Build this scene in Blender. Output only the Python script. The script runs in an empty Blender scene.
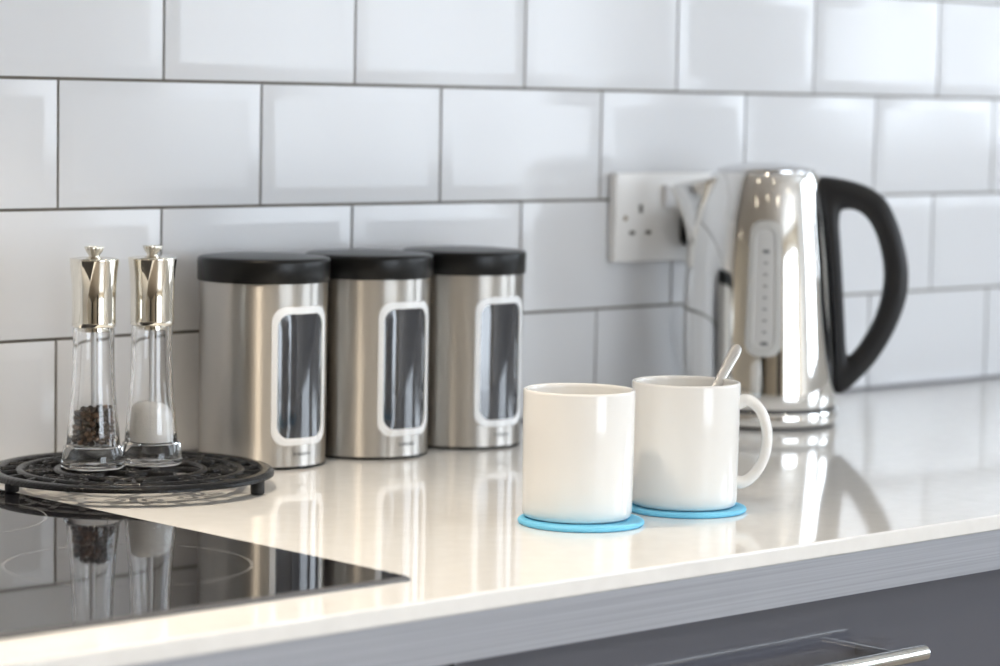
import bpy, bmesh, math, random
from mathutils import Vector, Matrix
PI = math.pi
R = math.radians
random.seed(7)
S = bpy.context.scene
COL = S.collection
CZ = 0.90                       # height of the worktop surface above the floor

# ------------------------------------------------------------------ materials
def lin(c):
    return tuple(((v / 255) / 12.92 if v / 255 <= .04045 else ((v / 255 + .055) / 1.055) ** 2.4) for v in c) + (1.0,)

def mat(name, base=(.8, .8, .8, 1), rough=.5, metal=0., **kw):
    m = bpy.data.materials.new(name); m.use_nodes = True
    b = m.node_tree.nodes['Principled BSDF']
    b.inputs['Base Color'].default_value = base
    b.inputs['Roughness'].default_value = rough
    b.inputs['Metallic'].default_value = metal
    for k, v in kw.items():
        b.inputs[k].default_value = v
    return m

def nodes(m):
    return m.node_tree.nodes, m.node_tree.links, m.node_tree.nodes['Principled BSDF']

def noise_bump(m, scale, strength, dist=.001, stretch=(1, 1, 1), detail=3):
    n, l, b = nodes(m)
    tc = n.new('ShaderNodeTexCoord'); mp = n.new('ShaderNodeMapping'); mp.inputs['Scale'].default_value = stretch
    t = n.new('ShaderNodeTexNoise'); t.inputs['Scale'].default_value = scale; t.inputs['Detail'].default_value = detail
    bp = n.new('ShaderNodeBump'); bp.inputs['Strength'].default_value = strength; bp.inputs['Distance'].default_value = dist
    l.new(tc.outputs['Object'], mp.inputs['Vector']); l.new(mp.outputs['Vector'], t.inputs['Vector'])
    l.new(t.outputs['Fac'], bp.inputs['Height']); l.new(bp.outputs['Normal'], b.inputs['Normal'])
    return t, mp

def noise_color(m, c0, c1, scale, stretch=(1, 1, 1), p0=.3, p1=.7, detail=4):
    n, l, b = nodes(m)
    tc = n.new('ShaderNodeTexCoord'); mp = n.new('ShaderNodeMapping'); mp.inputs['Scale'].default_value = stretch
    t = n.new('ShaderNodeTexNoise'); t.inputs['Scale'].default_value = scale; t.inputs['Detail'].default_value = detail
    r = n.new('ShaderNodeValToRGB')
    r.color_ramp.elements[0].position = p0; r.color_ramp.elements[0].color = c0
    r.color_ramp.elements[1].position = p1; r.color_ramp.elements[1].color = c1
    l.new(tc.outputs['Object'], mp.inputs['Vector']); l.new(mp.outputs['Vector'], t.inputs['Vector'])
    l.new(t.outputs['Fac'], r.inputs['Fac']); l.new(r.outputs['Color'], b.inputs['Base Color'])

M = {}
M['tile'] = mat('glazed_tile', (.715, .725, .75, 1), .14, **{'Specular IOR Level': .4})
noise_bump(M['tile'], 9, .06, .002)
M['grout'] = mat('tile_grout', lin((112, 106, 98)), .9)
noise_bump(M['grout'], 300, .3)
M['joint_strip'] = mat('grey_joint_strip', lin((128, 128, 132)), .5)
M['quartz'] = mat('white_quartz', (.86, .85, .83, 1), .06)
noise_color(M['quartz'], (.83, .82, .80, 1), (.88, .87, .85, 1), 60)
M['band'] = mat('brushed_edge_band', lin((166, 168, 176)), .42, .35)
noise_color(M['band'], lin((152, 155, 163)), lin((174, 177, 185)), 60, (.05, 1, 12), .3, .72)
M['hob'] = mat('black_ceramic_glass', (.008, .008, .010, 1), .035, **{'Specular IOR Level': .65})
M['hob_edge'] = mat('hob_bevel', (.10, .10, .105, 1), .25, **{'Specular IOR Level': .6})
M['hob_print'] = mat('hob_printed_line', (.19, .195, .205, 1), .10)
M['grey_gloss'] = mat('grey_gloss_front', lin((84, 86, 96)), .10, **{'Coat Weight': .5, 'Coat Roughness': .04})
M['carcass'] = mat('grey_carcass', lin((88, 88, 94)), .5)
M['steel_bar'] = mat('satin_steel_bar', (.74, .73, .70, 1), .18, 1.)
M['spoon'] = mat('worn_spoon_steel', (.56, .55, .53, 1), .30, 1.)
M['chrome'] = mat('polished_chrome', (.80, .77, .70, 1), .035, 1.)
M['kettle'] = mat('polished_kettle_steel', (.80, .79, .77, 1), .05, 1.)
noise_bump(M['kettle'], 14, .03, .002)
M['kettle_brush'] = mat('satin_kettle_lid', (.72, .72, .73, 1), .22, 1.)
M['can'] = mat('brushed_canister_steel', (.57, .545, .51, 1), .42, 1., **{'Anisotropic': 1., 'Anisotropic Rotation': .25})
def brushed(m):
    n, l, b = nodes(m)
    tg = n.new('ShaderNodeTangent'); tg.direction_type = 'RADIAL'; tg.axis = 'Z'
    l.new(tg.outputs['Tangent'], b.inputs['Tangent'])
    tc = n.new('ShaderNodeTexCoord'); mp = n.new('ShaderNodeMapping'); mp.inputs['Scale'].default_value = (1, 1, 90)
    t = n.new('ShaderNodeTexNoise'); t.inputs['Scale'].default_value = 30; t.inputs['Detail'].default_value = 3
    mr = n.new('ShaderNodeMapRange'); mr.inputs['To Min'].default_value = .38; mr.inputs['To Max'].default_value = .46
    l.new(tc.outputs['Object'], mp.inputs['Vector']); l.new(mp.outputs['Vector'], t.inputs['Vector'])
    l.new(t.outputs['Fac'], mr.inputs['Value']); l.new(mr.outputs['Result'], b.inputs['Roughness'])
brushed(M['can'])
M['black_plastic'] = mat('black_satin_plastic', (.004, .004, .004, 1), .34, **{'Specular IOR Level': .30})
M['handle_plastic'] = mat('charcoal_handle_plastic', (.016, .016, .018, 1), .38, **{'Specular IOR Level': .4})
M['frame_plastic'] = mat('pale_window_frame', (.88, .89, .90, 1), .25)
M['dark_pane'] = mat('dark_interior_pane', (.020, .023, .032, 1), .07, **{'Specular IOR Level': .8, 'Coat Weight': .5, 'Coat Roughness': .06, 'Coat IOR': 1.6})  # opaque dark colour stands in for the dark interior behind the pane
M['print'] = mat('dark_print', (.02, .02, .022, 1), .5)
M['mark'] = mat('grey_level_mark', (.13, .13, .14, 1), .5)
M['ceramic'] = mat('white_glazed_ceramic', (.85, .84, .82, 1), .09, **{'Specular IOR Level': .42})
M['blue'] = mat('sky_blue_rubber', lin((118, 205, 242)), .45)
M['glass'] = mat('clear_acrylic', (1, 1, 1, 1), .0, **{'Transmission Weight': 1., 'IOR': 1.46})
M['nylon'] = mat('white_nylon_spindle', (.80, .81, .83, 1), .2)
M['iron'] = mat('black_enamelled_iron', (.005, .005, .0055, 1), .16, **{'Specular IOR Level': .27})
noise_bump(M['iron'], 480, .55, .0012, detail=2)
M['rubber'] = mat('black_rubber_foot', (.013, .013, .014, 1), .6)
M['salt'] = mat('white_salt', (.88, .87, .85, 1), .75)
noise_bump(M['salt'], 900, .6)
M['pepper'] = mat('brown_peppercorn', (.07, .045, .03, 1), .55)
def percorn(m):
    n, l, b = nodes(m)
    g = n.new('ShaderNodeNewGeometry'); r = n.new('ShaderNodeValToRGB')
    r.color_ramp.elements[0].color = (.020, .012, .009, 1); r.color_ramp.elements[1].color = (.17, .095, .055, 1)
    e = r.color_ramp.elements.new(.5); e.color = (.06, .038, .028, 1)
    l.new(g.outputs['Random Per Island'], r.inputs['Fac']); l.new(r.outputs['Color'], b.inputs['Base Color'])
noise_bump(M['pepper'], 700, .8, .001)
percorn(M['pepper'])
M['socket'] = mat('white_socket_plastic', (.84, .83, .82, 1), .25)
M['rocker'] = mat('bright_white_rocker', (.90, .90, .92, 1), .2)
M['hole'] = mat('dark_socket_slot', (.09, .08, .07, 1), .7)
M['screw'] = mat('brass_screw', (.45, .38, .28, 1), .35, 1.)
M['gauge_frame'] = mat('grey_gauge_frame', (.58, .58, .57, 1), .2, **{'Coat Weight': .5})
M['gauge_pane'] = mat('frosted_gauge_pane', (.64, .64, .64, 1), .15, **{'Coat Weight': .5})
M['seal'] = mat('dark_seal', (.02, .02, .022, 1), .5)
M['paint_warm'] = mat('warm_cream_paint', lin((230, 220, 202)), .7)
M['paint_cool'] = mat('pale_wall_paint', lin((226, 226, 224)), .7)
M['ceil'] = mat('white_ceiling_paint', (.82, .81, .79, 1), .8)
M['floor'] = mat('oak_floor', lin((150, 140, 128)), .4)
noise_color(M['floor'], lin((132, 122, 110)), lin((168, 158, 146)), 6, (1, 12, 1))
M['added_door_dark'] = mat('dark_added_door', lin((26, 26, 32)), .3)  # near-black, picked for the dark streaks it gives in mirrored metal
M['lamp'] = mat('lit_lamp_lens', (1, .9, .75, 1), .4, **{'Emission Color': (1, .88, .70, 1), 'Emission Strength': 40.})
M['win_frame'] = mat('window_frame_white', (.8, .8, .8, 1), .35)

# ------------------------------------------------------------------ helpers
def tag(o, label=None, cat=None, group=None, kind=None):
    if label: o['label'] = label
    if cat: o['category'] = cat
    if group: o['group'] = group
    if kind: o['kind'] = kind
    return o

def obj(name, bm, materials, parent=None, loc=None, smooth=35, bevel=None, seg=3):
    me = bpy.data.meshes.new(name)
    bmesh.ops.recalc_face_normals(bm, faces=bm.faces)
    bm.to_mesh(me); bm.free()
    for m in (materials if isinstance(materials, (list, tuple)) else [materials]):
        me.materials.append(m)
    if smooth:
        me.polygons.foreach_set('use_smooth', [True] * len(me.polygons))
        me.set_sharp_from_angle(angle=R(smooth))
    o = bpy.data.objects.new(name, me); COL.objects.link(o)
    if parent: o.parent = parent
    if loc is not None: o.location = loc
    if bevel:
        b = o.modifiers.new('bevel', 'BEVEL'); b.width = bevel; b.segments = seg; b.limit_method = 'ANGLE'; b.angle_limit = R(40)
        if smooth: b.harden_normals = False
    return o

def empty(name, loc, rz=0.):
    o = bpy.data.objects.new(name, None); COL.objects.link(o)
    o.location = loc; o.rotation_euler = (0, 0, rz); o.empty_display_size = .05
    return o

def lathe(prof, seg=96, bm=None, cx=0., cy=0.):
    """revolve (r, z) pairs about the vertical axis; r = 0 closes with a pole"""
    bm = bm or bmesh.new()
    rings = []
    for r, z in prof:
        if r <= 1e-7: rings.append([bm.verts.new((cx, cy, z))])
        else: rings.append([bm.verts.new((cx + r * math.cos(2 * PI * k / seg), cy + r * math.sin(2 * PI * k / seg), z)) for k in range(seg)])
    for a, b in zip(rings, rings[1:]):
        for k in range(seg):
            j = (k + 1) % seg
            if len(a) == 1 and len(b) == 1: continue
            if len(a) == 1: bm.faces.new((a[0], b[j], b[k]))
            elif len(b) == 1: bm.faces.new((a[k], a[j], b[0]))
            else: bm.faces.new((a[k], a[j], b[j], b[k]))
    return bm

def arc(cx, cz, r, a0, a1, n=6):
    return [(cx + r * math.cos(R(a0 + (a1 - a0) * k / n)), cz + r * math.sin(R(a0 + (a1 - a0) * k / n))) for k in range(n + 1)]

def box(x0, x1, y0, y1, z0, z1, bm=None, mi=0):
    bm = bm or bmesh.new()
    v = [bm.verts.new((x, y, z)) for z in (z0, z1) for y in (y0, y1) for x in (x0, x1)]
    for f in ((0, 2, 3, 1), (4, 5, 7, 6), (0, 1, 5, 4), (2, 6, 7, 3), (0, 4, 6, 2), (1, 3, 7, 5)):
        bm.faces.new([v[i] for i in f]).material_index = mi
    return bm

def tube(path, rad, bm=None, seg=16, sect=None, up=Vector((0, 0, 1)), caps=True):
    """sweep a round (or sect = (a, b) elliptical) section along a path"""
    bm = bm or bmesh.new()
    P = [Vector(p) for p in path]; rings = []
    for i, p in enumerate(P):
        t = (P[min(i + 1, len(P) - 1)] - P[max(i - 1, 0)]).normalized()
        s = t.cross(up)
        if s.length < 1e-4: s = t.cross(Vector((1, 0, 0)))
        s.normalize(); n = s.cross(t)
        r = rad[i] if isinstance(rad, (list, tuple)) else rad
        a, b = (sect[i] if isinstance(sect, list) else sect) if sect else (r, r)
        rings.append([bm.verts.new(p + s * a * math.cos(2 * PI * k / seg) + n * b * math.sin(2 * PI * k / seg)) for k in range(seg)])
    for a, b in zip(rings, rings[1:]):
        for k in range(seg):
            j = (k + 1) % seg; bm.faces.new((a[k], a[j], b[j], b[k]))
    if caps:
        bm.faces.new(rings[0][::-1]); bm.faces.new(rings[-1])
    return bm

def smooth_path(pts, n=6, closed=False):
    P = [Vector(p) for p in pts]; out = []; N = len(P)
    for i in range(N if closed else N - 1):
        g = (lambda k: P[k % N]) if closed else (lambda k: P[min(max(k, 0), N - 1)])
        p0, p1, p2, p3 = g(i - 1), g(i), g(i + 1), g(i + 2)
        for k in range(n):
            t = k / n
            out.append(.5 * ((2 * p1) + (p2 - p0) * t + (2 * p0 - 5 * p1 + 4 * p2 - p3) * t * t + (3 * p1 - p0 - 3 * p2 + p3) * t ** 3))
    if not closed: out.append(P[-1])
    return out

def rrect(w, h, r, n=8):
    """rounded rectangle outline, counter-clockwise, centred"""
    out = []
    for cx, cy, a in ((w - r, h - r, 0), (-w + r, h - r, 90), (-w + r, -h + r, 180), (w - r, -h + r, 270)):
        out += [(cx + r * math.cos(R(a + 90 * k / n)), cy + r * math.sin(R(a + 90 * k / n))) for k in range(n + 1)]
    return out

def subdivide_loop(pts, step):
    out = []
    for i, p in enumerate(pts):
        q = pts[(i + 1) % len(pts)]; d = math.dist(p, q); k = max(1, int(d / step))
        out += [(p[0] + (q[0] - p[0]) * j / k, p[1] + (q[1] - p[1]) * j / k) for j in range(k)]
    return out

def ring_on_cylinder(outer, inner, fn, h0, h1, bm=None):
    """a raised frame between two outlines of equal length, laid on a surface fn(u, v, height)"""
    bm = bm or bmesh.new()
    rows = [[bm.verts.new(fn(u, v, h)) for u, v in o] for o, h in ((outer, h0), (outer, h1), (inner, h1), (inner, h0))]
    n = len(outer)
    for a, b in ((0, 1), (1, 2), (2, 3), (3, 0)):
        for k in range(n):
            j = (k + 1) % n; bm.faces.new((rows[a][k], rows[a][j], rows[b][j], rows[b][k]))
    return bm

def patch_on_cylinder(outline, fn, h, bm=None, nu=14, nv=24):
    """filled outline on a curved surface: shrinking loops towards the centre line"""
    bm = bm or bmesh.new()
    n = len(outline); prev = [bm.verts.new(fn(u, v, h)) for u, v in outline]
    for s in (.85, .7, .5, .3, .12):
        cur = [bm.verts.new(fn(u * s, v * (s + (1 - s) * .0), h)) for u, v in outline]
        for k in range(n):
            j = (k + 1) % n; bm.faces.new((prev[k], prev[j], cur[j], cur[k]))
        prev = cur
    bm.faces.new(prev)
    return bm

def text_bm(body, size, fn, depth=.0002):
    """lettering as a mesh laid on a surface fn(u, v, height), centred on u = v = 0"""
    cu = bpy.data.curves.new('lettering', 'FONT'); cu.body = body; cu.size = size
    cu.align_x = 'CENTER'; cu.align_y = 'CENTER'; cu.resolution_u = 3
    o = bpy.data.objects.new('lettering', cu); COL.objects.link(o)
    me = o.to_mesh(); bm = bmesh.new(); bm.from_mesh(me); o.to_mesh_clear()
    bpy.data.objects.remove(o); bpy.data.curves.remove(cu)
    for v in bm.verts: v.co = Vector(fn(v.co.x, v.co.y, depth))
    return bm

def copy_tree(o, parent=None):
    c = o.copy(); COL.objects.link(c)
    if parent: c.parent = parent
    for ch in list(o.children): copy_tree(ch, c)
    return c

# ------------------------------------------------------------------ the room
XL, XR, YF, ZC = -7.0, 2.7, -7.6, 2.45

def wall_tiles():
    bm = bmesh.new()
    W, H, G = .203, .10327, .0026
    box(XL, XR, 0, .06, 0, ZC, bm, 1)
    zA = CZ + .30848                                   # joint between the first two rows in view
    rows = [k for k in range(-12, 4)]
    for k in range(-4, 6):
        z0 = zA + k * H + G / 2; z1 = z0 + H - G
        if k == -4: continue
        off = 0. if (k % 2 == 0) else .5
        for i in range(int(XL / W) - 1, int(XR / W) + 2):
            x0 = (i + off) * W + G / 2 + (k + 1) * .00062; x1 = x0 + W - G
            x0, x1 = max(x0, XL), min(x1, XR)
            if x1 - x0 < .04: continue
            tx, tz = random.gauss(0, .0011), random.gauss(0, .0016)
            cx, cz = (x0 + x1) / 2, (z0 + z1) / 2
            loops = []
            for ins, y in ((0, .0), (0, -.0017), (.0100, -.0027), (.0124, -.0029), (.0150, -.0029)):
                lp = []
                for sx, sz in ((0, 0), (1, 0), (1, 1), (0, 1)):
                    x = x1 - ins if sx else x0 + ins; z = z1 - ins if sz else z0 + ins
                    lp.append(bm.verts.new((x, y + ((x - cx) * tx + (z - cz) * tz if y < -.001 else 0), z)))
                loops.append(lp)
            for a, b in zip(loops, loops[1:]):
                for q in range(4): bm.faces.new((a[q], a[(q + 1) % 4], b[(q + 1) % 4], b[q]))
            bm.faces.new(loops[-1])
    o = obj('wall_back', bm, [M['tile'], M['grout']], smooth=9)
    return tag(o, kind='structure')
wall_tiles()
tag(obj('trim_1', box(XL + .002, XR - .002, -.0062, -.0004, CZ + .0002, CZ + .0036), M['joint_strip']), kind='structure')  # thin grey strip along the joint of worktop and tiles

def wall_with_openings(name, axis, at, thick, a0, a1, z0, z1, openings, m):
    """a wall in the plane x = at or y = at with rectangular openings (a, b, z0, z1)"""
    bm = bmesh.new()
    cuts = sorted({a0, a1, *[o[0] for o in openings], *[o[1] for o in openings]})
    for a, b in zip(cuts, cuts[1:]):
        spans = [(z0, z1)]
        for o in openings:
            if o[0] <= a and b <= o[1]:
                spans = [s for t in spans for s in ((t[0], min(t[1], o[2])), (max(t[0], o[3]), t[1])) if s[1] - s[0] > 1e-4]
        for s in spans:
            if axis == 'x': box(min(at, at + thick), max(at, at + thick), a, b, *s, bm)
            else: box(a, b, min(at, at + thick), max(at, at + thick), *s, bm)
    return tag(obj(name, bm, m, smooth=None), kind='structure')

def window(name, axis, at, a, b, z0, z1, mull=1):
    bm = bmesh.new(); f = .06
    def bar(p0, p1, q0, q1):
        if axis == 'x': box(at + .02, at + .08, p0, p1, q0, q1, bm)
        else: box(p0, p1, at - .08, at - .02, q0, q1, bm)
    bar(a, a + f, z0, z1); bar(b - f, b, z0, z1); bar(a + f, b - f, z0, z0 + f); bar(a + f, b - f, z1 - f, z1)
    for k in range(mull):
        c = a + (b - a) * (k + 1) / (mull + 1); bar(c - .03, c + .03, z0 + f, z1 - f)
    t = z0 + (z1 - z0) * .68; bar(a + f, b - f, t - .02, t + .02)
    return tag(obj(name, bm, M['win_frame'], smooth=None), kind='structure')

W1 = (-1.50, -.76, 1.08, 2.08)      # right wall, near the kettle
W2 = (-3.60, -1.95, .95, 2.25)      # right wall, further along
W3 = (-.9, 2.0, .08, 2.2)         # garden doors opposite the worktop
wall_with_openings('wall_right', 'x', XR, .15, YF, 0, 0, ZC, [W1, W2], M['paint_cool'])
wall_with_openings('wall_front', 'y', YF, -.15, XL, XR, 0, ZC, [W3], M['paint_warm'])
tag(obj('wall_left', box(XL - .15, XL, YF, 0, 0, ZC), M['paint_warm'], smooth=None), kind='structure')
tag(obj('floor', box(XL, XR, YF, 0, -.1, 0), M['floor'], smooth=None), kind='structure')
tag(obj('ceiling', box(XL, XR, YF, 0, ZC, ZC + .1), M['ceil'], smooth=None), kind='structure')
window('window_1', 'x', XR, *W1, mull=1)
window('window_2', 'x', XR, *W2, mull=3)
window('window_3', 'y', YF, *W3, mull=3)
def added_door(name, axis, at, a, b, h):  # unseen dark doors, added for the dark stripes mirrored in the metal
    bm = bmesh.new()
    def slab(p0, p1, q0, q1, d0, d1):
        if axis == 'x': box(at + d0, at + d1, p0, p1, q0, q1, bm)
        else: box(p0, p1, at + d0, at + d1, q0, q1, bm)
    slab(a, b, .005, h, .002, .04)
    w = b - a
    for q0, q1 in ((.2, .95), (1.1, h - .15)):
        for s in (0, 1): slab(a + w * (.12 + .45 * s), a + w * (.43 + .45 * s), q0, q1, .04, .052)
    return tag(obj(name, bm, M['added_door_dark'], smooth=None), kind='structure')
added_door('added_dark_door_1', 'x', XL, -7.45, -6.75, 2.05)
added_door('added_dark_door_2', 'y', YF, -6.85, -6.15, 2.05)
added_door('added_dark_door_3', 'y', YF, -2.6, -1.7, 2.05)

# ------------------------------------------------------------------ worktop and units below
FRONT = -.6195
def worktop():
    root = empty('worktop', (0, 0, CZ))
    tag(root, 'long white quartz worktop with a brushed grey front edge under the tiles', 'worktop')
    obj('slab', box(XL + .002, XR - .002, FRONT, -.0005, -.0116, 0), M['quartz'], root, bevel=.0014)
    b = obj('edge_band', box(XL + .002, XR - .002, FRONT + .0012, FRONT + .02, -.0412, -.0116), M['band'], root)
    b['label'] = 'brushed grey metallic edge strip'
    return root
worktop()

def base_unit(x0, x1, label, handle):
    y_f, z_t, z_b = -.604, CZ - .0415, .15
    root = empty('drawer_unit', ((x0 + x1) / 2, -.3, z_b))
    tag(root, label, 'drawer unit')
    c = Vector(root.location)
    def B(a, b, y0, y1, q0, q1): return box(a - c.x, b - c.x, y0 - c.y, y1 - c.y, q0 - c.z, q1 - c.z)
    obj('carcass', B(x0 + .0005, x1 - .0005, y_f + .0205, -.02, z_b, z_t), M['carcass'], root)
    for i, (q0, q1) in enumerate(((CZ - .24, z_t - .0015), (z_b, CZ - .244))):
        d = obj('drawer_front', B(x0 + .0015, x1 - .0015, y_f, y_f + .019, q0, q1), M['grey_gloss'], root, bevel=.0012)
        if not handle: continue
        zc = CZ - .0858 - (0 if i == 0 else .20)
        h = .1145; xc = .2885 if i == 0 else (x0 + x1) / 2
        Y = -.640
        prof = [(0, -h), (.0046, -h), (.0056, -h + .001), (.0056, -h + .0235), (.0051, -h + .0238), (.0051, -h + .0246), (.0056, -h + .0249),
                (.0056, h - .0249), (.0051, h - .0246), (.0051, h - .0238), (.0056, h - .0235), (.0056, h - .001), (.0046, h), (0, h)]
        bm = lathe(prof, 40); bmesh.ops.rotate(bm, verts=bm.verts, matrix=Matrix.Rotation(PI / 2, 3, 'Y'))
        bmesh.ops.translate(bm, verts=bm.verts, vec=(xc - c.x, Y - c.y, zc - c.z))
        hb = obj('handle', bm, M['steel_bar'], d); hb['label'] = 'round satin steel bar handle'
        for s in (-1, 1):
            xp = xc + s * (h - .030) - c.x
            obj('handle_post', tube([(xp, Y - c.y + .003, zc - c.z), (xp, y_f - c.y + .0005, zc - c.z)], .0042), M['steel_bar'], d)
    obj('plinth', B(x0, x1, -.545, -.53, .001, z_b), M['carcass'], root)
    return root
base_unit(-.0150, .5850, 'dark grey gloss drawer unit with a steel bar handle below the worktop', True)
base_unit(.5870, 1.1870, 'dark grey gloss drawer unit further right, below the worktop in front of the kettle', False)
base_unit(-.6170, -.0170, 'plain dark grey unit below the black hob, left of the handled drawer', False)

# ------------------------------------------------------------------ hob
HX, HY0, HY1, HT = -.0138, -.5640, -.0535, .0032
def hob():
    root = empty('hob', (HX - .285, (HY0 + HY1) / 2, CZ))
    tag(root, 'black glass ceramic hob set into the worktop, front right corner in view', 'hob')
    c = root.location
    bm = bmesh.new()
    w, d = .285, (HY1 - HY0) / 2
    loops = []
    for ins, z, r in ((.0, .0002, .0025), (.0, .0016, .0025), (.0022, HT, .002), (.0040, HT, .002)):
        loops.append([bm.verts.new((x, y, z)) for x, y in rrect(w - ins, d - ins, r, 4)])
    n = len(loops[0])
    for i, (a, b) in enumerate(zip(loops, loops[1:])):
        for k in range(n):
            f = bm.faces.new((a[k], a[(k + 1) % n], b[(k + 1) % n], b[k])); f.material_index = 0 if i == 2 else 1
    bm.faces.new(loops[-1]); bm.faces.new(loops[0][::-1])
    obj('glass_panel', bm, [M['hob'], M['hob_edge']], root, smooth=20)
    for x, y, r in ((-.1288, -.4243, .0775), (-.137, -.183, .090), (-.43, -.4243, .090), (-.44, -.183, .0775)):
        bm = bmesh.new()
        lathe([(r - .0006, HT + .00004), (r + .0006, HT + .00004)], 128, bm, x - c.x, y - c.y)
        obj('cooking_zone', bm, M['hob_print'], root)['label'] = 'thin printed ring of a cooking zone'
    return root
hob()

# ------------------------------------------------------------------ trivet
TC = Vector((.0808, -.1320, 0))
TZ = .0155; TR = .1085
LEGS = [(r * (math.cos(R(a)) * .7304 + math.sin(R(a)) * .6834), r * (-math.cos(R(a)) * .6828 + math.sin(R(a)) * .7304)) for r, a in ((.0985, 216), (.1020, -15), (.098, 92))]
TN, TP = Vector((0, 0, 1)), Vector((0, 0, 0))
TQ = Vector((0, 0, 1)).rotation_difference(TN)
def on_plane(x, y, h=0.):
    z = TP.z - (TN.x * (x - TP.x) + TN.y * (y - TP.y)) / TN.z
    return Vector((x, y, CZ + z)) + TN * h

def trivet():
    root = empty('trivet', on_plane(TC.x, TC.y))
    root.rotation_mode = 'QUATERNION'; root.rotation_quaternion = TQ
    tag(root, 'round black cast iron trivet under the two mills', 'trivet')
    T = .0046; zt = TZ
    def flat(pts_pairs, bm, top=zt, th=T):
        """extrude a ribbon given (left, right) pairs, top edges rounded off"""
        rows = []
        for l, r in pts_pairs:
            l, r = Vector(l), Vector(r); e = r - l
            rows.append([bm.verts.new((*p, z)) for p, z in ((l, top - th), (l, top - .0024), (l + e * .1, top - .0010), (l + e * .28, top - .0002), (l + e * .5, top), (l + e * .72, top - .0002), (l + e * .9, top - .0010), (r, top - .0024), (r, top - th))])
        for a, b in zip(rows, rows[1:]):
            for k in range(9):
                j = (k + 1) % 9; bm.faces.new((a[k], a[j], b[j], b[k]))
        bm.faces.new(rows[0]); bm.faces.new(rows[-1][::-1])
    def ring(r0, r1, bm, top=zt, seg=120):
        w = r1 - r0
        lathe([(r0, top - T), (r0, top - .0022), (r0 + w * .08, top - .0010), (r0 + w * .25, top - .0002), (r0 + w * .5, top), (r0 + w * .75, top - .0002), (r0 + w * .92, top - .0010), (r1, top - .0022), (r1, top - T), (r0, top - T)], seg, bm)
    def ribbon(path, w, bm, **k):
        P = [Vector(p).to_2d() for p in path]; prs = []
        for i, p in enumerate(P):
            t = (P[min(i + 1, len(P) - 1)] - P[max(i - 1, 0)]).normalized(); s = Vector((-t.y, t.x)) * w / 2
            prs.append((p + s, p - s))
        flat(prs, bm, **k)
    bm = bmesh.new()
    ring(.0970, TR, bm); ring(.0800, .0866, bm); ring(.0520, .0585, bm); ring(.0165, .0225, bm)
    for k in range(24):                                           # short slanted bars in the outer band
        a = 2 * PI * k / 24; b = a + .07
        ribbon([(.0850 * math.cos(a), .0850 * math.sin(a)), (.0985 * math.cos(b), .0985 * math.sin(b))], .0050, bm, top=zt - .0006)
    for k in range(8):                                            # pairs of scrolls between the middle rings
        a = 2 * PI * k / 8 + .2
        def pol(r, t): return (r * math.cos(a + t), r * math.sin(a + t))
        ribbon([pol(.0570, 0), pol(.0815, 0)], .0055, bm, top=zt - .0004)
        for s in (-1, 1):
            pts = []
            for i in range(17):
                q = i / 16; ang = PI * (1.5 - 1.9 * q); rr = .0085 * (1 - .55 * q)
                pts.append(pol(.0705 + rr * math.sin(ang), s * (.21 + rr * math.cos(ang) / .067)))
            ribbon(pts, .0034, bm, top=zt - .0004)
    for k in range(8):                                            # petals round the centre
        a = 2 * PI * k / 8
        pts = []
        for i in range(13):
            q = i / 12; pts.append(((.0205 + .0325 * q) * math.cos(a + .5 * math.sin(PI * q) * .6), (.0205 + .0325 * q) * math.sin(a + .5 * math.sin(PI * q) * .6)))
        ribbon(pts, .0036, bm, top=zt - .0004)
    for k in range(3):
        a = 2 * PI * k / 3 + .3
        ribbon([(.002 * math.cos(a), .002 * math.sin(a)), (.018 * math.cos(a), .018 * math.sin(a))], .005, bm, top=zt - .0004)
    obj('openwork_plate', bm, M['iron'], root, smooth=40)
    for i, (a, b) in enumerate(LEGS):
        f = HT if i == 0 else 0                                   # one foot stands on the rim of the hob
        bm = lathe([(0, f + .0004), (.0046, f + .0004), (.0052, f + .0012), (.0053, f + .004), (.0053, zt - .003), (0, zt - .003)], 32)
        l = obj('leg', bm, M['rubber'], root, loc=(a, b, 0))
    return root
trivet()

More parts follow.
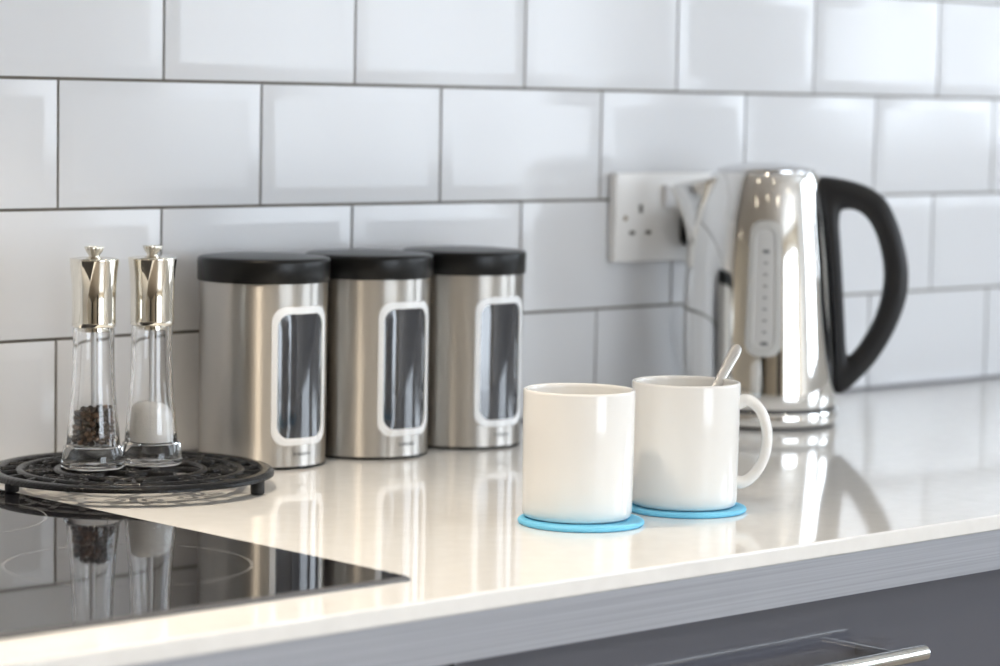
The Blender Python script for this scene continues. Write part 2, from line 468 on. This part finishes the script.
# ------------------------------------------------------------------ salt and pepper mills
MS = (1.045, 1.045, 1.024)
def mill(loc, label):
    root = empty('spice_mill', loc)
    root.rotation_mode = 'QUATERNION'; root.rotation_quaternion = TQ; root.scale = MS
    tag(root, label, 'mill', 'clear mills on the trivet')
    ZN = .1035                                                    # neck height
    outer = [(0, 0), (.0215, 0)] + [(.0226, .0010), (.0229, .0024), (.0222, .0085), (.0214, .0148), (.0210, .0158), (.0199, .0163), (.0194, .0175), (.0186, .0270), (.0171, .0420),
             (.0157, .058), (.0151, .075), (.0148, .090), (.0149, ZN)]
    inner = [(.0118, ZN), (.0120, .090), (.0126, .070), (.0140, .050), (.0158, .034), (.0170, .0190), (.0168, .0168), (0, .0165)]
    g = obj('body', lathe(outer + inner, 96), M['glass'], root, smooth=30)
    g['label'] = 'flared clear acrylic body'
    obj('spindle', tube([(0, 0, .0168), (0, 0, ZN + .004)], .0020, seg=12), M['nylon'], root)
    cap = [(0, .1005), (.0100, .1005), (.0116, .1012), (.0116, ZN + .0006), (.0153, ZN + .0006), (.0158, ZN + .0012), (.0159, ZN + .004), (.0157, .120), (.0161, .134), (.0168, .145), (.0178, .1530), (.0179, .1538), (.0174, .1546), (.0120, .1556), (.0042, .1560), (0, .1560)]
    obj('cap', lathe(cap, 72), M['chrome'], root, smooth=40)['label'] = 'flared polished metal cap'
    kb = bmesh.new(); rings = []
    for r, z in ((.0040, .1555), (.0041, .1570), (.0052, .1588), (.0064, .1612), (.0068, .1626), (.0062, .1634), (.0, .1638)):
        rings.append([kb.verts.new((0, 0, z))] if r == 0 else [kb.verts.new((r * (1 + (.06 if k % 2 else -.03) * (r > .0045)) * math.cos(2 * PI * k / 36), r * (1 + (.06 if k % 2 else -.03) * (r > .0045)) * math.sin(2 * PI * k / 36), z)) for k in range(36)])
    for a, b in zip(rings, rings[1:]):
        for k in range(36):
            j = (k + 1) % 36
            kb.faces.new((a[k], a[j], b[0]) if len(b) == 1 else (a[k], a[j], b[j], b[k]))
    kb.faces.new(rings[0][::-1])
    obj('knob', kb, M['chrome'], root, smooth=50)
    return root
PL = on_plane(.0572, -.1164, TZ + .0002); SL = on_plane(.1054, -.1238, TZ + .0002)
mill(PL, 'left clear mill with a polished metal cap, holding dark peppercorns')
mill(SL, 'right clear mill with a polished metal cap, holding white salt')

def cav(z):
    prof = [(.0165, .0167), (.0190, .0170), (.034, .0158), (.050, .0140), (.070, .0126)]
    for (a, ra), (b, rb) in zip(prof, prof[1:]):
        if z <= b: return ra + (rb - ra) * max(0, (z - a)) / (b - a)
    return .0126
def peppercorns():
    bm = bmesh.new(); rnd = random.Random(3); r0 = .00235; placed = []
    for z in [.0168 + r0 + i * .0035 for i in range(12)]:
        for _ in range(420):
            rad = (cav(z) - r0 - .0007) * (1 if rnd.random() < .6 else math.sqrt(rnd.random())); a = rnd.random() * 2 * PI
            p = Vector((rad * math.cos(a), rad * math.sin(a), z + rnd.uniform(-.0007, .0007)))
            top = .0462 + .0026 * math.cos(a + .9) * rad / .014 + rnd.uniform(-.0015, .001)
            if p.z + r0 > top or math.hypot(p.x, p.y) < .0022 + r0: continue
            if all((p - q).length > r0 * 1.6 for q in placed): placed.append(p)
    for p in placed:
        s = r0 * rnd.uniform(.9, 1.04)
        res = bmesh.ops.create_icosphere(bm, subdivisions=2, radius=s, matrix=Matrix.Translation(p))
        for v in res['verts']: v.co += (v.co - p) * rnd.uniform(-.08, .03)
    o = obj('peppercorns', bm, M['pepper'], smooth=60)
    o.scale = MS; o.location = PL; o.rotation_mode = 'QUATERNION'; o.rotation_quaternion = TQ
    return tag(o, 'dark brown peppercorns filling the bottom of the left mill', 'pepper', kind='stuff')
peppercorns()
def salt():
    prof = [(0, .0168), (cav(.0168) - .0005, .0168)] + [(cav(z) - .0005, z) for z in (.022, .026, .031, .036, .0405)]
    prof += [(.0128, .0432), (.0105, .0446), (.0075, .0456), (.004, .0461), (0, .0462)]
    bm = lathe(prof, 64)
    for v in bm.verts:
        if v.co.z > .038: v.co.z += -.10 * (v.co.x * .73 - v.co.y * .69) + .0006 * math.sin(v.co.x * 900) * math.cos(v.co.y * 800)
    o = obj('salt', bm, M['salt'], smooth=60)
    o.scale = MS; o.location = SL; o.rotation_mode = 'QUATERNION'; o.rotation_quaternion = TQ
    return tag(o, 'white salt heaped in the bottom of the right mill', 'salt', kind='stuff')
salt()

# ------------------------------------------------------------------ canisters
def canister():
    root = empty('canister', (0, 0, CZ)); RC = .0515
    def fn(u, v, h): a = u / RC - PI / 2; return ((RC + h) * math.cos(a), (RC + h) * math.sin(a), v)
    body = [(0, .0006), (RC - .0008, .0006), (RC - .0002, .0010), (RC, .0026), (RC, .0030), (RC + .0002, .080), (RC + .0006, .1496), (RC - .003, .1511), (0, .1511)]
    bm = lathe(body, 128)
    b = obj('body', bm, [M['can'], M['black_plastic']], root, smooth=40)
    b['label'] = 'brushed steel cylinder'
    for f in b.data.polygons:
        if f.center.z < .0027: f.material_index = 1
    lid = [(RC - .004, .1490), (RC + .0016, .1490), (RC + .0022, .1498), (RC + .0024, .1650), (RC + .0021, .1666), (RC + .0012, .1678), (RC - .0010, .1685),
           (.044, .1691), (.036, .1697), (.024, .1703), (.010, .1706), (0, .1707)]
    obj('lid', lathe([(0, .1512)] + lid, 128), M['black_plastic'], root, smooth=40)['label'] = 'black domed lid'
    zc = .0752
    outer = subdivide_loop(rrect(.0279, .0555, .0120, 10), .003); inner = [(u * .0228 / .0279, v * .0497 / .0555) for u, v in outer]
    # the inner outline keeps an even border
    fr = obj('window_frame', ring_on_cylinder(outer, inner, lambda u, v, h: fn(u, v + zc, h), -.0006, .0016), M['frame_plastic'], root, smooth=40, bevel=.0007)
    fr['label'] = 'pale rounded window frame'
    pn = obj('window_pane', patch_on_cylinder([(u * 1.01, v * 1.005) for u, v in inner], lambda u, v, h: fn(u, v + zc, h), .0009), M['dark_pane'], root, smooth=60)
    pn['label'] = 'clear pane with the dark interior painted in'
    obj('lettering', text_bm('brabantia', .0046, lambda u, v, h: fn(u, v + .0128, h + .00025)), M['print'], root, smooth=None)
    return root
can = canister()
can.location = (.2491, -.0782, CZ)
tag(can, 'brushed steel canister with black lid nearest the mills, leftmost of the row', 'canister', 'steel canisters along the tiles')
c2 = copy_tree(can); c2.location = (.3583, -.0806, CZ)
tag(c2, 'middle steel canister with black lid, between the two other canisters', 'canister', 'steel canisters along the tiles')
c3 = copy_tree(can); c3.location = (.4684, -.0780, CZ)
tag(c3, 'brushed steel canister with black lid nearest the wall socket, rightmost of the row', 'canister', 'steel canisters along the tiles')

# ------------------------------------------------------------------ mugs, coasters, spoon
def coaster(x, y, label):
    prof = [(0, 0)] + [(.0435, 0)] + arc(.0432, .0018, .0018, -90, 90, 8) + [(.0405, .0036), (.0395, .0030), (0, .0030)]
    o = obj('coaster', lathe(prof, 96), M['blue'], loc=(x, y, CZ + .0001), smooth=50)
    return tag(o, label, 'coaster', 'blue coasters')
coaster(.2338, -.4628, 'round sky blue coaster under the left mug without visible handle')
coaster(.3408, -.4637, 'round sky blue coaster under the right mug that holds a spoon')

def mug(x, y, az, label):
    root = empty('mug', (x, y, CZ + .0032), az)
    tag(root, label, 'mug', 'white mugs on coasters')
    Ht = .0916
    prof = [(0, .0016), (.0300, .0016), (.0312, .0002), (.0345, .0)] + [(.0370, .0005), (.0384, .0018), (.0390, .0042), (.0392, .010), (.0394, .03), (.0397, .06), (.0398, Ht - .002),
            (.0396, Ht - .0006), (.0388, Ht), (.0376, Ht - .0002), (.0370, Ht - .0012), (.0368, Ht - .003), (.0364, .05), (.0360, .012), (.0340, .0065), (.0300, .0048), (0, .0045)]
    obj('body', lathe(prof, 128), M['ceramic'], root, smooth=50)
    pts = [(.0380, 0, .0760), (.0440, 0, .0785), (.0500, 0, .0762), (.0560, 0, .0690), (.0598, 0, .0570), (.0597, 0, .0430), (.0560, 0, .0310), (.0500, 0, .0225), (.0440, 0, .0182), (.0380, 0, .0178)]
    path = smooth_path(pts, 5); n = len(path)
    sect = []
    for i in range(n):
        t = abs(i / (n - 1) - .5) * 2
        sect.append((.0062 + .0018 * t ** 3, .0040 + .0012 * t ** 3))
    bm = tube(path, 1, sect=sect, seg=20, up=Vector((0, 1, 0)))
    # section axes: first along the side (in-plane), second across; swap so the strap is wider sideways
    bm.free(); bm = tube(path, 1, sect=[(b, a) for a, b in sect], seg=20, up=Vector((0, 1, 0)))
    obj('handle', bm, M['ceramic'], root, smooth=60)
    return root
AZ = R(-47.09)
mug(.3440, -.4590, AZ, 'right white mug with its handle to the right and a spoon standing in it')
mug(.2391, -.4533, AZ + PI / 2, 'left white mug with its handle hidden behind, nearer the hob')

def spoon():
    r = Vector((math.cos(AZ), math.sin(AZ), 0)); d = Vector((-r.y, r.x, 0)); c = Vector((.3440, -.4590, CZ))
    P1 = c + r * .0262 + d * .0245 + Vector((0, 0, .0958)); P0 = c - r * .0188 - d * .010 + Vector((0, 0, .0105))
    D = (P1 - P0).normalized(); root = empty('teaspoon', P0)
    tag(root, 'steel teaspoon leaning in the right mug, handle tip above the rim', 'spoon')
    L = .1305
    nrm = (-d + r * .1); nrm = (nrm - D * nrm.dot(D)).normalized(); side = D.cross(nrm).normalized()
    bm = bmesh.new()
    spec = [(.030, .0024, .0014), (.045, .0018, .0012), (.070, .0026, .0011), (.095, .0034, .0010), (.112, .0041, .0009), (.1235, .0045, .0009), (.1268, .0041, .0009), (.1292, .0031, .0008), (L, .0012, .0006)]
    rings = []
    for t, w, h in spec:
        p = D * t + nrm * (-.0035 * math.sin(min(1, max(0, (t - .05) / .085)) * PI) * .6)
        rings.append([bm.verts.new(p + side * w * math.copysign(abs(math.cos(a)) ** .35, math.cos(a)) + nrm * h * math.copysign(abs(math.sin(a)) ** .45, math.sin(a))) for a in [2 * PI * k / 16 for k in range(16)]])
    for a, b in zip(rings, rings[1:]):
        for k in range(16): bm.faces.new((a[k], a[(k + 1) % 16], b[(k + 1) % 16], b[k]))
    bm.faces.new(rings[0][::-1]); bm.faces.new(rings[-1])
    obj('handle', bm, M['spoon'], root, smooth=50)
    bm = bmesh.new(); rows = []
    for i in range(11):                                            # the bowl: a shallow egg-shaped shell
        q = i / 10; t = .0335 * q; w = .0098 * math.sin(PI * min(1, q * .93 + .03)) ** .7 * (1.05 - .25 * q) + .0006
        rows.append([bm.verts.new(D * t + side * w * s - nrm * (.0050 * math.sin(PI * q) ** .8 * (1 - s * s) - .0004)) for s in (-1, -.75, -.5, -.25, 0, .25, .5, .75, 1)])
    for a, b in zip(rows, rows[1:]):
        for k in range(8): bm.faces.new((a[k], a[k + 1], b[k + 1], b[k]))
    o = obj('bowl', bm, M['spoon'], root, smooth=60)
    so = o.modifiers.new('thick', 'SOLIDIFY'); so.thickness = .0008
    return root
spoon()

# ------------------------------------------------------------------ kettle
KX, KY, KAZ = .8039, -.1274, R(-48.7)
def kettle():
    root = empty('kettle', (KX, KY, CZ), KAZ)                       # local +x points along the handle
    tag(root, 'polished steel jug kettle with a black loop handle by the wall socket', 'kettle')
    def rb(z):
        prof = [(.018, .0706), (.027, .0711), (.036, .0712), (.050, .0701), (.098, .0662), (.154, .0617), (.200, .0560), (.226, .0522), (.236, .0500)]
        for (a, ra), (b, rb_) in zip(prof, prof[1:]):
            if z <= b: return ra + (rb_ - ra) * (z - a) / (b - a)
        return .05
    # power base
    base = [(0, .0008), (.0690, .0008), (.0690, .0026), (.0712, .0030), (.0722, .0042), (.0722, .0145), (.0716, .0154), (.0698, .0157), (0, .0157)]
    bs = obj('power_base', lathe(base, 128), [M['kettle'], M['seal']], root, smooth=40)
    for f in bs.data.polygons:
        if f.center.z < .0032 or f.center.z > .0156: f.material_index = 1
    body = [(0, .0159), (.0696, .0159), (.0696, .0188), (.0704, .0190), (.0708, .0200)]
    zs = [.028, .034, .05, .07, .098, .125, .154, .18, .200, .214, .226]
    body += [(rb(z), z) for z in zs] + [(.0508, .2315), (.0498, .2342), (.0480, .2352), (.0462, .2354), (0, .2354)]
    b = obj('body', lathe(body, 160), [M['kettle'], M['seal']], root, smooth=40)
    for f in b.data.polygons:
        if f.center.z < .0187: f.material_index = 1
    def bulge(z):
        prof = [(.02, .0), (.037, .003), (.10, .009), (.1676, .0120), (.20, .0095), (.226, .0030), (.2345, 0)]
        for (a, ra), (b_, rb_) in zip(prof, prof[1:]):
            if z <= b_: return ra + (rb_ - ra) * max(0, z - a) / (b_ - a)
        return 0
    for v in b.data.vertices:                                      # the spout side is fuller than the handle side
        rr = math.hypot(v.co.x, v.co.y)
        if rr > .03 and v.co.z > .02:
            w = max(0, -v.co.x / rr) ** 3; k = 1 + bulge(v.co.z) * w / rr
            v.co.x *= k; v.co.y *= k
    lid = [(.0462, .2355), (.0462, .2372), (.0450, .2386), (.036, .2410), (.024, .2432), (.010, .2442), (0, .2444)]
    obj('lid', lathe([(0, .2355)] + lid, 96), M['kettle_brush'], root, smooth=40)
    # spout: a pouring beak whose section grows towards the rim
    bm = bmesh.new(); rows = []; N = 16
    for i in range(15):
        q = i / 14; z = .166 + q * .064
        pr = .050 * q ** 1.25; ph = R(9 + 24 * q)
        r_b = rb(z) + bulge(z) * math.cos(ph) ** 3 - .0012
        A = Vector((r_b * math.cos(PI - ph), r_b * math.sin(PI - ph), z)); B_ = Vector((r_b * math.cos(PI + ph), r_b * math.sin(PI + ph), z))
        apex = Vector((-(r_b + pr * 1.0 + .002), 0, z))
        ctl = apex + (apex - (A + B_) / 2) * .55
        row = []
        for k in range(N + 1):
            t = k / N; p = A * (1 - t) ** 2 + ctl * 2 * t * (1 - t) + B_ * t * t
            p.z -= .012 * q * q * (1 - abs(2 * t - 1))
            row.append(bm.verts.new(p))
        rows.append(row)
    for a, b2 in zip(rows, rows[1:]):
        for k in range(N): bm.faces.new((a[k], a[k + 1], b2[k + 1], b2[k]))
    o = obj('spout', bm, M['kettle'], root, smooth=60)
    so = o.modifiers.new('thick', 'SOLIDIFY'); so.thickness = .0012; so.offset = -1
    # loop handle: outline with a hole in the vertical plane through the axis
    out = [(.0480, .2290), (.0512, .2324), (.0758, .2292), (.0966, .2224), (.1112, .2115), (.1224, .1912), (.1308, .1652), (.1344, .1416), (.1324, .1178), (.1228, .0894), (.1064, .0606), (.0878, .0394), (.0748, .0290), (.0700, .0330), (.0682, .0700), (.0645, .1150), (.0600, .1600), (.0540, .2000)]
    inn = [(.0688, .1930), (.0712, .2008), (.0828, .2012), (.0947, .1932), (.1042, .1758), (.1104, .1503), (.1102, .1270), (.1036, .1010), (.0922, .0788), (.0842, .0680), (.0804, .0650), (.0786, .0690), (.0772, .0885), (.0752, .1150), (.0732, .1400), (.0710, .1650), (.0696, .1790), (.0688, .1870)]
    def dense(pts):
        return [(p.x, p.y) for p in smooth_path([(a, b, 0) for a, b in pts], 8, True)]
    def by_angle(pts, c, n):
        pts = dense(pts); res = []
        for k in range(n):
            a = 2 * PI * k / n; best = None
            for i in range(len(pts)):
                p, q = pts[i], pts[(i + 1) % len(pts)]
                dx, dy = math.cos(a), math.sin(a); ex, ey = q[0] - p[0], q[1] - p[1]; det = dx * -ey + dy * ex
                if abs(det) < 1e-12: continue
                px, py = p[0] - c[0], p[1] - c[1]
                s = (px * -ey + py * ex) / det; t = (dx * py - dy * px) / det
                if s > 0 and -1e-6 <= t <= 1 + 1e-6 and (best is None or s > best): best = s
            res.append((c[0] + best * math.cos(a), c[1] + best * math.sin(a)))
        return res
    c = (.088, .135); n = 160
    O, I = by_angle(out, c, n), by_angle(inn, c, n)
    bm = bmesh.new(); prof = []
    for o_, i_ in zip(O, I):
        mid = ((o_[0] + i_[0]) / 2, (o_[1] + i_[1]) / 2)
        row = []
        hw = .0135
        for k in range(16):                                        # a super-ellipse section from outer to inner edge
            a = 2 * PI * k / 16
            u = math.copysign(abs(math.cos(a)) ** .55, math.cos(a)); w = math.copysign(abs(math.sin(a)) ** .6, math.sin(a))
            row.append(bm.verts.new((mid[0] + (o_[0] - i_[0]) / 2 * u, hw * w, mid[1] + (o_[1] - i_[1]) / 2 * u)))
        prof.append(row)
    for k in range(n):
        a, b2 = prof[k], prof[(k + 1) % n]
        for j in range(16): bm.faces.new((a[j], a[(j + 1) % 16], b2[(j + 1) % 16], b2[j]))
    obj('handle', bm, M['handle_plastic'], root, smooth=50)['label'] = 'black loop handle'
    # water gauge facing the room, a quarter turn from the handle
    ga = -PI / 2 + R(1.0)
    def fn(u, v, h):
        z = v; a = ga + u / .064; r_ = rb(z) + h
        return (r_ * math.cos(a), r_ * math.sin(a), z)
    zc = .1300
    outer = subdivide_loop(rrect(.0156, .0620, .0115, 10), .003); inner = [(u * .0090 / .0156, v * .0545 / .0620) for u, v in outer]
    gf = obj('gauge_frame', ring_on_cylinder(outer, inner, lambda u, v, h: fn(u, v + zc, h), -.0008, .0022), M['gauge_frame'], root, smooth=40, bevel=.0009)
    gf['label'] = 'pale grey oval gauge surround'
    gp = obj('gauge_pane', patch_on_cylinder([(u * 1.01, v * 1.01) for u, v in inner], lambda u, v, h: fn(u, v + zc, h), .0010), M['gauge_pane'], root, smooth=60)
    bm = bmesh.new()
    for i in range(9):                                             # level marks
        z = .0800 + i * .0105; w = .0030 if i in (0, 8) else .0018; h_ = .0016 if i in (0, 8) else .0007
        vs = [bm.verts.new(fn(u, z + dz, .0014)) for u, dz in ((-w + .0005, -h_), (w + .0005, -h_), (w + .0005, h_), (-w + .0005, h_))]
        bm.faces.new(vs)
    obj('level_marks', bm, M['mark'], gp, smooth=None)
    return root
kettle()

# ------------------------------------------------------------------ wall socket and plug
def socket():
    x0, x1, z0, z1 = .7200, .8660, .1457, .2312
    root = empty('wall_socket', ((x0 + x1) / 2, -.0048, CZ + (z0 + z1) / 2))
    tag(root, 'white double wall socket on the tiles behind the kettle spout', 'wall socket')
    c = Vector(root.location); w, h = (x1 - x0) / 2, (z1 - z0) / 2
    bm = bmesh.new(); loops = []
    for ins, y, r in ((.0, .0, .003), (.0, -.0065, .003), (.0010, -.0085, .003), (.0030, -.0092, .003)):
        loops.append([bm.verts.new((u, y, v)) for u, v in rrect(w - ins, h - ins, r, 5)])
    n = len(loops[0])
    for a, b in zip(loops, loops[1:]):
        for k in range(n): bm.faces.new((a[k], a[(k + 1) % n], b[(k + 1) % n], b[k]))
    bm.faces.new(loops[-1]); bm.faces.new(loops[0][::-1])
    obj('plate', bm, M['socket'], root, smooth=40)
    for s, ox in ((0, .7538), (1, .8270)):
        for kx, kz, kw, kh in ((0, .1966, .0022, .0040), (-.0112, .1740, .0034, .0018), (.0108, .1740, .0034, .0018)):
            x = ox + kx - c.x; z = CZ + kz - c.z
            obj('pin_slot', box(x - kw, x + kw, -.0096, -.0086, z - kh, z + kh), M['hole'], root)
    for xs in (.7905, .8580 - .0665 * 0):
        pass
    for xs in (.7905, .8530):
        x = xs - c.x; z = CZ + .2085 - c.z
        bm = bmesh.new(); v = []
        bm = box(x - .0065, x + .0065, -.0122, -.0086, z - .0110, z + .0110)
        for q in bm.verts:
            if q.co.y < -.010 and q.co.z > z: q.co.y -= .0022
        obj('switch', bm, M['rocker'], root, bevel=.0008)
    for xs in (.7332, .8475):
        bm = lathe([(0, 0), (.0026, 0), (.0024, .0008), (0, .0009)], 24)
        bmesh.ops.rotate(bm, verts=bm.verts, matrix=Matrix.Rotation(PI / 2, 3, 'X'))
        obj('screw', bm, M['screw'], root, loc=(xs - c.x, -.0091, CZ + .1880 - c.z))
    return root
socket()
def plug():
    root = empty('power_plug', (.8290, -.0148, CZ + .183))
    tag(root, 'black plug in the wall socket, just behind the kettle spout', 'plug')
    bm = bmesh.new(); loops = []
    for y, s in ((0, .92), (-.002, 1), (-.012, 1), (-.020, .9), (-.032, .72), (-.036, .62)):
        loops.append([bm.verts.new((u, y, v)) for u, v in rrect(.0225 * s, .0225 * s, .008 * s, 5)])
    n = len(loops[0])
    for a, b in zip(loops, loops[1:]):
        for k in range(n): bm.faces.new((a[k], a[(k + 1) % n], b[(k + 1) % n], b[k]))
    bm.faces.new(loops[-1]); bm.faces.new(loops[0][::-1])
    obj('body', bm, M['black_plastic'], root, smooth=50)
    path = smooth_path([(0, -.014, -.0205), (.0, -.015, -.05), (.008, -.016, -.10), (.018, -.013, -.150), (.030, -.012, -.1765), (.0335, -.016, -.1796)], 6)
    obj('cable', tube(path, .0030, seg=12), M['black_plastic'], root)
    return root
plug()

# ------------------------------------------------------------------ daylight, lamps, camera
wd = bpy.data.worlds.new('daylight'); S.world = wd; wd.use_nodes = True
bg = wd.node_tree.nodes['Background']; bg.inputs['Color'].default_value = (.81, .90, 1.0, 1); bg.inputs['Strength'].default_value = 6.7

def area(name, loc, rot, sx, sy, power, color, portal=False, spread=180):
    l = bpy.data.lights.new(name, 'AREA'); l.shape = 'RECTANGLE'; l.size = sx; l.size_y = sy; l.energy = power; l.color = color
    l.spread = R(spread)
    if portal: l.cycles.is_portal = True
    o = bpy.data.objects.new(name, l); COL.objects.link(o); o.location = loc; o.rotation_euler = rot
    return o
area('window_portal', (XR + .1, (W1[0] + W1[1]) / 2, (W1[2] + W1[3]) / 2), (0, PI / 2, 0), W1[3] - W1[2], W1[1] - W1[0], 1, (1, 1, 1), True)
area('window_portal', (XR + .1, (W2[0] + W2[1]) / 2, (W2[2] + W2[3]) / 2), (0, PI / 2, 0), W2[3] - W2[2], W2[1] - W2[0], 1, (1, 1, 1), True)
area('window_portal', ((W3[0] + W3[1]) / 2, YF - .1, (W3[2] + W3[3]) / 2), (-PI / 2, 0, PI), W3[1] - W3[0], W3[3] - W3[2], 1, (1, 1, 1), True)

def downlight(x, y, power, color=(1, .90, .77), rad=.045):
    l = bpy.data.lights.new('ceiling_spot', 'SPOT'); l.energy = power; l.color = color; l.spot_size = R(86 if y > -1.5 else 130); l.spot_blend = .35; l.shadow_soft_size = rad
    o = bpy.data.objects.new('ceiling_spot', l); COL.objects.link(o); o.location = (x, y, ZC - .02)
    root = empty('ceiling_downlight', (x, y, ZC))
    tag(root, 'round recessed ceiling downlight mirrored as a bright dot in the kettle', 'ceiling light', 'recessed ceiling downlights')
    obj('trim', lathe([(.052, 0), (.052, -.004), (.046, -.006), (.040, -.002), (.040, 0)], 40), M['win_frame'], root)
    obj('lens', lathe([(0, -.0015), (.040, -.0015), (.040, -.0005), (0, -.0005)], 40), M['lamp'], root)
for x, y in ((-1.7, -1.3), (-.45, -1.3), (.8, -1.3), (2.0, -1.3), (.5, -4.7), (1.07, -6.0), (-1.46, -5.1), (-2.8, -3.7), (1.5, -7.1), (-4.1, -2.4), (-6.5, -.75), (-.9, -2.6)):
    downlight(x, y, 10 if y > -1.5 else 45)
# the two lamps of the extractor hood above the hob
for x in (-.42, -.06):
    l = bpy.data.lights.new('hood_lamp', 'SPOT'); l.energy = 12; l.color = (1, .86, .68); l.spot_size = R(84); l.spot_blend = .8; l.shadow_soft_size = .03
    o = bpy.data.objects.new('hood_lamp', l); COL.objects.link(o); o.location = (x, -.34, CZ + .72)

cam = bpy.data.cameras.new('camera'); co = bpy.data.objects.new('camera', cam); COL.objects.link(co)
cam.sensor_fit = 'HORIZONTAL'; cam.sensor_width = 36; cam.lens = 2719.84823 / 1000 * 36
cam.clip_start = .05; cam.clip_end = 60
r_, u_, f_ = (Vector(v) for v in ((.73040085, -.68278633, .01781649), (.04560653, .07478044, .99615658), (.68149441, .72678107, -.08575922)))
co.matrix_world = Matrix.Translation((-1.11613562, -1.81512014, CZ + .298690017)) @ Matrix((r_, u_, -f_)).transposed().to_4x4()
cam.dof.use_dof = True; cam.dof.focus_distance = 1.95; cam.dof.aperture_fstop = 5.6
S.camera = co

vs = S.view_settings
S.display_settings.display_device = 'sRGB'
vs.view_transform = 'Standard'; vs.look = 'None'; vs.gamma = 1; vs.exposure = 0.42; vs.use_curve_mapping = False
cy = S.cycles
cy.use_denoising = True
cy.max_bounces = 14; cy.glossy_bounces = 6; cy.transmission_bounces = 12; cy.diffuse_bounces = 5
cy.sample_clamp_indirect = 8
cy.blur_glossy = .6
